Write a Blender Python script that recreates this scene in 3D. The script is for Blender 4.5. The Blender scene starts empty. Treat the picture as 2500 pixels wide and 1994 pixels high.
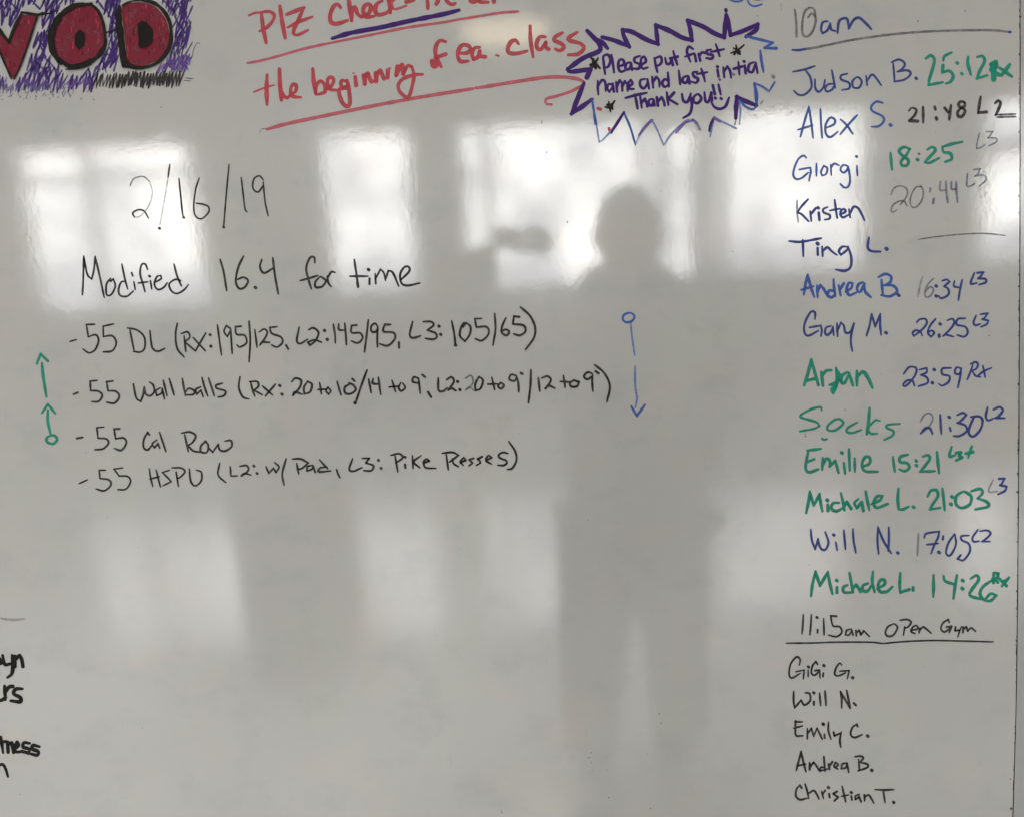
import bpy, bmesh, math, random
from mathutils import Vector, Matrix, noise
from mathutils.geometry import tessellate_polygon
random.seed(7)
R = math.radians
S = 0.0006                    # metres per photo pixel on the board
FPX, PCX, PCY = 1962.0, 1250.0, 997.0
DCAM = FPX * S                # camera distance from the board
LEAN, ROLL = R(14), R(3)
# the world is the room (z up, floor below); the board frame B leans forward and is slightly rolled
zb = Vector((-math.sin(ROLL), math.sin(LEAN), math.cos(LEAN))).normalized()
ey = Vector((0, 1, 0)); yb = (ey - zb * ey.dot(zb)).normalized(); xb = yb.cross(zb)
W = Matrix((xb, yb, zb)).to_4x4()          # board frame -> world
W3 = W.to_3x3()
EYE = W3 @ Vector((0, DCAM, 0))            # the camera's mirror image
FLOOR = EYE.z - 1.90

sc = bpy.context.scene
COL = sc.collection
# ---------------------------------------------------------------- camera, world, lamps, exposure
cam = bpy.data.objects.new('camera', bpy.data.cameras.new('camera')); COL.objects.link(cam)
cam.data.sensor_width = 36; cam.data.lens = 36 * FPX / 2500; cam.data.clip_end = 100; cam.data.clip_start = 0.02
cam.matrix_world = W @ Matrix.Translation((0, -DCAM, 0)) @ Matrix.Rotation(R(90), 4, 'X')
sc.camera = cam
world = bpy.data.worlds.new('World'); sc.world = world; world.use_nodes = True
wbg = world.node_tree.nodes['Background']; wbg.inputs[0].default_value = (1.0, 0.965, 0.915, 1); wbg.inputs[1].default_value = 0.055
sc.view_settings.view_transform = 'Standard'; sc.view_settings.look = 'None'
sc.view_settings.exposure = 0; sc.view_settings.gamma = 1
sc.cycles.max_bounces = 6; sc.cycles.transparent_max_bounces = 16
WINDOW_LIGHT = 11.5
# fill lamp added overhead, outside the mirrored view, to brighten floor and lower board
al = bpy.data.lights.new('floor_fill_light', 'AREA'); al.shape = 'RECTANGLE'; al.size = 4.5; al.size_y = 2.2; al.energy = 215; al.color = (.95, .98, 1.0); al.spread = R(95)
alo = bpy.data.objects.new('floor_fill_light', al); COL.objects.link(alo); alo.location = (-.6, -2.6, FLOOR+4.4)

# ---------------------------------------------------------------- helpers
def tag(o, label=None, cat=None, group=None, kind=None):
    for k, v in (('label', label), ('category', cat), ('group', group), ('kind', kind)):
        if v: o[k] = v
    return o
def link(name, me, m=None, parent=None, mats=None):
    o = bpy.data.objects.new(name, me); COL.objects.link(o)
    if parent is not None: o.parent = parent
    if m: me.materials.append(m)
    for x in (mats or []): me.materials.append(x)
    return o
def empty(name, mat=None, loc=None):
    o = bpy.data.objects.new(name, None); COL.objects.link(o)
    if mat is not None: o.matrix_world = mat
    if loc is not None: o.location = loc
    o.empty_display_size = .1
    return o
def mesh_bm(bm, name, m, parent=None, smooth=False):
    me = bpy.data.meshes.new(name); bm.normal_update(); bm.to_mesh(me); bm.free()
    if smooth:
        for p in me.polygons: p.use_smooth = True
    return link(name, me, m, parent)
def box(bm, x0, x1, y0, y1, z0, z1):
    v = [bm.verts.new((x, y, z)) for x in (x0, x1) for y in (y0, y1) for z in (z0, z1)]
    for f in ((0,1,3,2),(4,6,7,5),(0,4,5,1),(2,3,7,6),(0,2,6,4),(1,5,7,3)): bm.faces.new([v[i] for i in f])
def boxobj(name, dims, m, parent=None, bevel=0):
    bm = bmesh.new(); box(bm, *dims)
    if bevel: bmesh.ops.bevel(bm, geom=bm.edges[:], offset=bevel, segments=2, affect='EDGES')
    bmesh.ops.recalc_face_normals(bm, faces=bm.faces[:])
    return mesh_bm(bm, name, m, parent)
def newmat(name):
    m = bpy.data.materials.new(name); m.use_nodes = True
    return m, m.node_tree.nodes, m.node_tree.links, m.node_tree.nodes['Principled BSDF']
def mathn(N, L, op, a, b=None, clamp=False):
    n = N.new('ShaderNodeMath'); n.operation = op; n.use_clamp = clamp
    for i, v in enumerate((a, b)):
        if v is None: continue
        if isinstance(v, (int, float)): n.inputs[i].default_value = v
        else: L.new(v, n.inputs[i])
    return n.outputs[0]
def ramp(N, L, src, stops):
    r = N.new('ShaderNodeValToRGB'); e = r.color_ramp.elements
    while len(e) < len(stops): e.new(.5)
    for i, (p, c) in enumerate(stops):
        e[i].position = p; e[i].color = (*c, 1) if len(c) == 3 else c
    L.new(src, r.inputs[0]); return r.outputs[0]
def noisen(N, L, vec, scale, detail=4, rough=.5, sx=None):
    n = N.new('ShaderNodeTexNoise'); n.inputs['Scale'].default_value = scale
    n.inputs['Detail'].default_value = detail; n.inputs['Roughness'].default_value = rough
    if sx:
        mp = N.new('ShaderNodeMapping'); mp.inputs['Scale'].default_value = sx; L.new(vec, mp.inputs[0]); L.new(mp.outputs[0], n.inputs['Vector'])
    else: L.new(vec, n.inputs['Vector'])
    return n.outputs['Fac']
def simple(name, col, rough=.5, metal=0, var=.15, scale=20, bump=0):
    m, N, L, b = newmat(name)
    tc = N.new('ShaderNodeTexCoord').outputs['Object']
    f = noisen(N, L, tc, scale, 5, .6)
    c0 = tuple(x*(1-var) for x in col); c1 = tuple(min(1, x*(1+var)) for x in col)
    L.new(ramp(N, L, f, [(.3, c0), (.7, c1)]), b.inputs['Base Color'])
    b.inputs['Roughness'].default_value = rough; b.inputs['Metallic'].default_value = metal
    if bump:
        bn = N.new('ShaderNodeBump'); bn.inputs['Distance'].default_value = bump; L.new(f, bn.inputs['Height']); L.new(bn.outputs[0], b.inputs['Normal'])
    return m

# ---------------------------------------------------------------- materials
def board_material(name, tint=(.525, .503, .466), rough=.035):
    m, N, L, b = newmat(name)
    tc = N.new('ShaderNodeTexCoord').outputs['Object']
    big = noisen(N, L, tc, 3.2, 4, .55)
    fine = noisen(N, L, tc, 26, 5, .62)
    wipe = noisen(N, L, tc, 11, 5, .62, sx=(1, 1, 1.35))
    c = ramp(N, L, big, [(.3, tuple(x*.955 for x in tint)), (.7, tuple(min(1, x*1.03) for x in tint))])
    # traces of erased ink: pinkish, greenish and grey films
    def film(prev, fac, col, amt):
        mx = N.new('ShaderNodeMix'); mx.data_type = 'RGBA'
        L.new(mathn(N, L, 'MULTIPLY', fac, amt), mx.inputs[0]); L.new(prev, mx.inputs[6]); mx.inputs[7].default_value = (*col, 1)
        return mx.outputs[2]
    c = film(c, ramp(N, L, wipe, [(.52, (0,0,0)), (.75, (1,1,1))]), (.40, .40, .385), .5)
    c = film(c, ramp(N, L, noisen(N, L, tc, 7.3, 4, .6, sx=(1,1,1.4)), [(.55, (0,0,0)), (.8, (1,1,1))]), (.68, .48, .44), .28)
    c = film(c, ramp(N, L, noisen(N, L, tc, 5.1, 3, .6, sx=(1.3,1,.8)), [(.55, (0,0,0)), (.8, (1,1,1))]), (.48, .55, .42), .30)
    c = film(c, ramp(N, L, fine, [(.6, (0,0,0)), (.8, (1,1,1))]), (.33, .33, .34), .30)
    L.new(c, b.inputs['Base Color'])
    rg = mathn(N, L, 'ADD', mathn(N, L, 'MULTIPLY', wipe, .12), .16)
    L.new(rg, b.inputs['Roughness'])
    b.inputs['Specular IOR Level'].default_value = .08
    b.inputs['Coat Weight'].default_value = 1; b.inputs['Coat IOR'].default_value = 1.72
    cr = mathn(N, L, 'ADD', mathn(N, L, 'MULTIPLY', fine, .05), rough)
    L.new(cr, b.inputs['Coat Roughness'])
    # orange peel of the enamel, and the sheet's slow waves
    peel = noisen(N, L, tc, 150, 4, .65, sx=(1, 1, .8))
    peel2 = noisen(N, L, tc, 34, 2, .5)
    wave = noisen(N, L, tc, 2.4, 1, .4)
    h = mathn(N, L, 'ADD', mathn(N, L, 'MULTIPLY', peel, 5.2e-5), mathn(N, L, 'MULTIPLY', wave, 7e-4))
    h = mathn(N, L, 'ADD', h, mathn(N, L, 'MULTIPLY', peel2, 5.6e-5))
    bn = N.new('ShaderNodeBump'); bn.inputs['Distance'].default_value = 1.0; L.new(h, bn.inputs['Height'])
    L.new(bn.outputs[0], b.inputs['Coat Normal']); L.new(bn.outputs[0], b.inputs['Normal'])
    return m
BOARD = board_material('whiteboard_enamel')
BOARD2 = board_material('second_board_enamel', (.40, .395, .375), .12)
EDGE = simple('board_core_edge', (.12, .10, .075), .8, 0, .4, 60)

def ink(name, col, opac=.95, core=0.0, corecol=None, vary=.35, rough=.5):
    """marker film: opaque at the rims, thinner along the middle of the stroke and where the pen ran fast"""
    m, N, L, b = newmat(name)
    tc = N.new('ShaderNodeTexCoord'); uv = N.new('ShaderNodeSeparateXYZ'); L.new(tc.outputs['UV'], uv.inputs[0])
    n1 = noisen(N, L, tc.outputs['Object'], 55, 3, .6)
    n2 = noisen(N, L, tc.outputs['Object'], 420, 3, .6)
    v = mathn(N, L, 'ABSOLUTE', mathn(N, L, 'MULTIPLY', mathn(N, L, 'SUBTRACT', uv.outputs[1], .5), 2))
    inner = mathn(N, L, 'SUBTRACT', 1, mathn(N, L, 'MULTIPLY', v, 1.5), True)        # 1 in the middle
    patch = ramp(N, L, n1, [(.38, (0,0,0)), (.62, (1,1,1))])
    cf = mathn(N, L, 'MULTIPLY', mathn(N, L, 'MULTIPLY', inner, patch), core)
    mx = N.new('ShaderNodeMix'); mx.data_type = 'RGBA'
    cc = corecol or tuple(min(1, x*2.2+.12) for x in col)
    mx.inputs[6].default_value = (*col, 1); mx.inputs[7].default_value = (*cc, 1); L.new(cf, mx.inputs[0])
    L.new(mx.outputs[2], b.inputs['Base Color']); b.inputs['Roughness'].default_value = rough
    b.inputs['Specular IOR Level'].default_value = .10
    thin = mathn(N, L, 'MULTIPLY', ramp(N, L, n2, [(.3, (1,1,1)), (.7, (0,0,0))]), vary*.6)
    thin2 = mathn(N, L, 'MULTIPLY', ramp(N, L, n1, [(.35, (1,1,1)), (.6, (0,0,0))]), vary*.7)
    op = mathn(N, L, 'SUBTRACT', mathn(N, L, 'SUBTRACT', opac, thin), thin2, True)
    tr = N.new('ShaderNodeBsdfTransparent'); ms = N.new('ShaderNodeMixShader'); out = N['Material Output'] if 'Material Output' in N else N.new('ShaderNodeOutputMaterial')
    L.new(op, ms.inputs[0]); L.new(tr.outputs[0], ms.inputs[1]); L.new(b.outputs[0], ms.inputs[2]); L.new(ms.outputs[0], out.inputs[0])
    return m
INK = {
    'black': ink('black_marker', (.016, .014, .011), 1.0, .7, (.17, .155, .14), .14),
    'jet': ink('fresh_black_marker', (.014, .013, .010), 1.0, .08, None, .05, .5),
    'brush': ink('dry_black_marker', (.018, .015, .012), 1.0, .45, (.2, .18, .16), .4),
    'gray': ink('thin_gray_marker', (.12, .115, .11), .8, .4, (.35, .34, .33), .4),
    'pale': ink('pale_gray_marker', (.24, .235, .23), .62, .4, (.45, .44, .43), .45),
    'red': ink('red_marker', (.50, .055, .070), .94, .5, (.66, .13, .14), .26),
    'rose': ink('worn_red_marker', (.56, .09, .12), .88, .5, (.70, .22, .24), .3),
    'fill': ink('red_letter_fill', (.215, .018, .036), .97, 0, None, .22),
    'deep': ink('dark_red_ink', (.17, .012, .028), .9, 0, None, .3),
    'purple': ink('purple_marker', (.050, .014, .14), .98, .3, (.11, .05, .25), .14),
    'hatch': ink('purple_hatching', (.052, .020, .145), .95, .45, (.15, .09, .32), .3),
    'lilac': ink('worn_purple_marker', (.15, .08, .33), .85, .5, (.33, .27, .48), .4),
    'blue': ink('blue_marker', (.040, .105, .38), .95, .6, (.09, .17, .42), .28),
    'navy': ink('navy_marker', (.034, .056, .22), .97, .5, (.09, .11, .33), .22),
    'sky': ink('worn_blue_marker', (.09, .19, .50), .82, .6, (.26, .36, .60), .4),
    'bluegray': ink('gray_blue_marker', (.11, .12, .20), .76, .5, (.32, .33, .40), .4),
    'green': ink('green_marker', (.010, .27, .17), .96, .4, (.05, .38, .24), .26),
}

# ---------------------------------------------------------------- pen strokes
CROPS = {'A':(0,0,4.3),'B':(580,0,4.3),'C':(1000,0,4.3),'D':(1360,0,3.92),'E':(1900,0,3.5933),'F':(1900,300,3.5933),
 'G':(1900,640,3.5933),'H':(1900,960,3.5933),'I':(1900,1270,3.5933),'J':(1900,1594,3.5933),'K':(60,740,3.5933),
 'L':(640,740,3.5933),'M':(1100,720,3.5933),'N':(60,980,3.5933),'O':(640,980,3.08),'P':(160,380,3.5933),'Q':(500,380,3.5933),'R':(0,1480,3.346)}
def to_board(px, py): return ((px - PCX) * S, (PCY - py) * S)
def smooth_path(pts, step=2.5):
    """split at sharp corners, Catmull-Rom in between"""
    if len(pts) < 2: return [pts]
    runs, cur = [], [pts[0]]
    for i in range(1, len(pts)-1):
        cur.append(pts[i])
        a = Vector(pts[i]) - Vector(pts[i-1]); b = Vector(pts[i+1]) - Vector(pts[i])
        if a.length > 1e-6 and b.length > 1e-6 and a.angle(b) > R(96): runs.append(cur); cur = [pts[i]]
    cur.append(pts[-1]); runs.append(cur)
    out = []
    for r in runs:
        P = [Vector(p) for p in r]; closed = len(P) > 3 and (P[0]-P[-1]).length < 1e-6
        E = ([P[-2]] if closed else [P[0]*2-P[1]]) + P + ([P[1]] if closed else [P[-1]*2-P[-2]])
        q = []
        for i in range(1, len(E)-2):
            p0, p1, p2, p3 = E[i-1:i+3]; n = max(1, int((p2-p1).length/step))
            for k in range(n):
                t = k/n
                q.append(.5*((2*p1)+(p2-p0)*t+(2*p0-5*p1+4*p2-p3)*t*t+(3*p1-p0-3*p2+p3)*t**3))
        q.append(P[-1]); out.append(q)
    return out
class Pen:
    def __init__(s, z0=.00012, inc=6e-6): s.inc = inc; s.bm = bmesh.new(); s.uv = s.bm.loops.layers.uv.new('UVMap'); s.z = z0; s.mats = []; s.dist = 0
    def mi(s, m):
        if m not in s.mats: s.mats.append(m)
        return s.mats.index(m)
    def ribbon(s, q, w, inkname, jitter=.10, taper=.75):
        """q: path in photo pixels; w: width in photo pixels"""
        mi = s.mi(INK[inkname])
        if len(q) == 1: q = [Vector(q[0]) + Vector((-w*.12, -w*.1)), Vector(q[0]) + Vector((w*.12, w*.1))]
        q = [Vector(p) for p in q]; n = len(q)
        # round caps: extra rings
        t0 = (q[0]-q[min(1, n-1)]).normalized(); t1 = (q[-1]-q[-2]).normalized()
        caps = [(.5, .45), (.38, .72), (.18, .93)]
        path, wid = [], []
        for d, f in caps: path.append(q[0] + t0*w*d*.9); wid.append(f)
        L = sum((q[i+1]-q[i]).length for i in range(n-1)); acc = 0; seed = random.uniform(0, 100)
        for i, p in enumerate(q):
            if i: acc += (q[i]-q[i-1]).length
            e = min(acc, L-acc) / max(w*2.0, 1)
            f = (1 if e > 1 else taper + (1-taper)*max(e, 0)) if L > w*3 else 1
            path.append(p); wid.append(f * (1 + jitter*noise.noise(Vector((seed, acc*.05, 0)))*2))
        for d, f in reversed(caps): path.append(q[-1] + t1*w*d*.9); wid.append(f*wid[len(caps)+n-1])
        for k in range(3): wid[k] *= wid[3]
        vs = []; acc = 0; m = len(path)
        for i, p in enumerate(path):
            a = path[max(i-1, 0)]; b = path[min(i+1, m-1)]; t = (b-a)
            t = t.normalized() if t.length > 1e-9 else Vector((1, 0)); nn = Vector((-t.y, t.x))
            h = w*.5*wid[i]; s.z += s.inc*.033
            if i: acc += (p-path[i-1]).length
            row = []
            for side in (-1, 1):
                x, z = to_board(*(p + nn*h*side)); row.append(s.bm.verts.new((x, -s.z, z)))
            vs.append((row, acc))
        for i in range(m-1):
            (a0, a1), u0 = vs[i]; (b0, b1), u1 = vs[i+1]
            try: f = s.bm.faces.new((a0, a1, b1, b0))
            except ValueError: continue
            f.material_index = mi
            for lp, uvv in zip(f.loops, ((u0*.02, 0), (u0*.02, 1), (u1*.02, 1), (u1*.02, 0))): lp[s.uv].uv = uvv
            f.normal_update()
            if f.normal.y > 0: f.normal_flip()
        s.z += s.inc
    def line(s, pts, w, inkname, **k):
        if len(pts) == 1: s.ribbon([Vector(pts[0])], w, inkname); return
        for run in smooth_path(pts): s.ribbon(run, w, inkname, **k)
    def poly(s, pts, inkname):
        mi = s.mi(INK[inkname]); s.z += 1.2e-5
        q = smooth_path(list(pts)+[pts[0]], 6); flat = [p for r in q for p in r[:-1]]
        v = [s.bm.verts.new((to_board(*p)[0], -s.z, to_board(*p)[1])) for p in flat]
        for tri in tessellate_polygon([[Vector((p[0], p[1], 0)) for p in flat]]):
            try: f = s.bm.faces.new([v[i] for i in tri])
            except ValueError: continue
            f.material_index = mi; f.normal_update()
            if f.normal.y > 0: f.normal_flip()
            for lp in f.loops: lp[s.uv].uv = (0, .0)
    def build(s, name, parent, label=None):
        me = bpy.data.meshes.new(name); s.bm.to_mesh(me); s.bm.free()
        o = link(name, me, None, parent, s.mats)
        if label: o['label'] = label
        return o
def conv(crop, txt):
    x0, y0, k = CROPS[crop]
    return [(x0 + float(a.split(',')[0])/k, y0 + float(a.split(',')[1])/k) for a in txt.split()]

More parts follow.
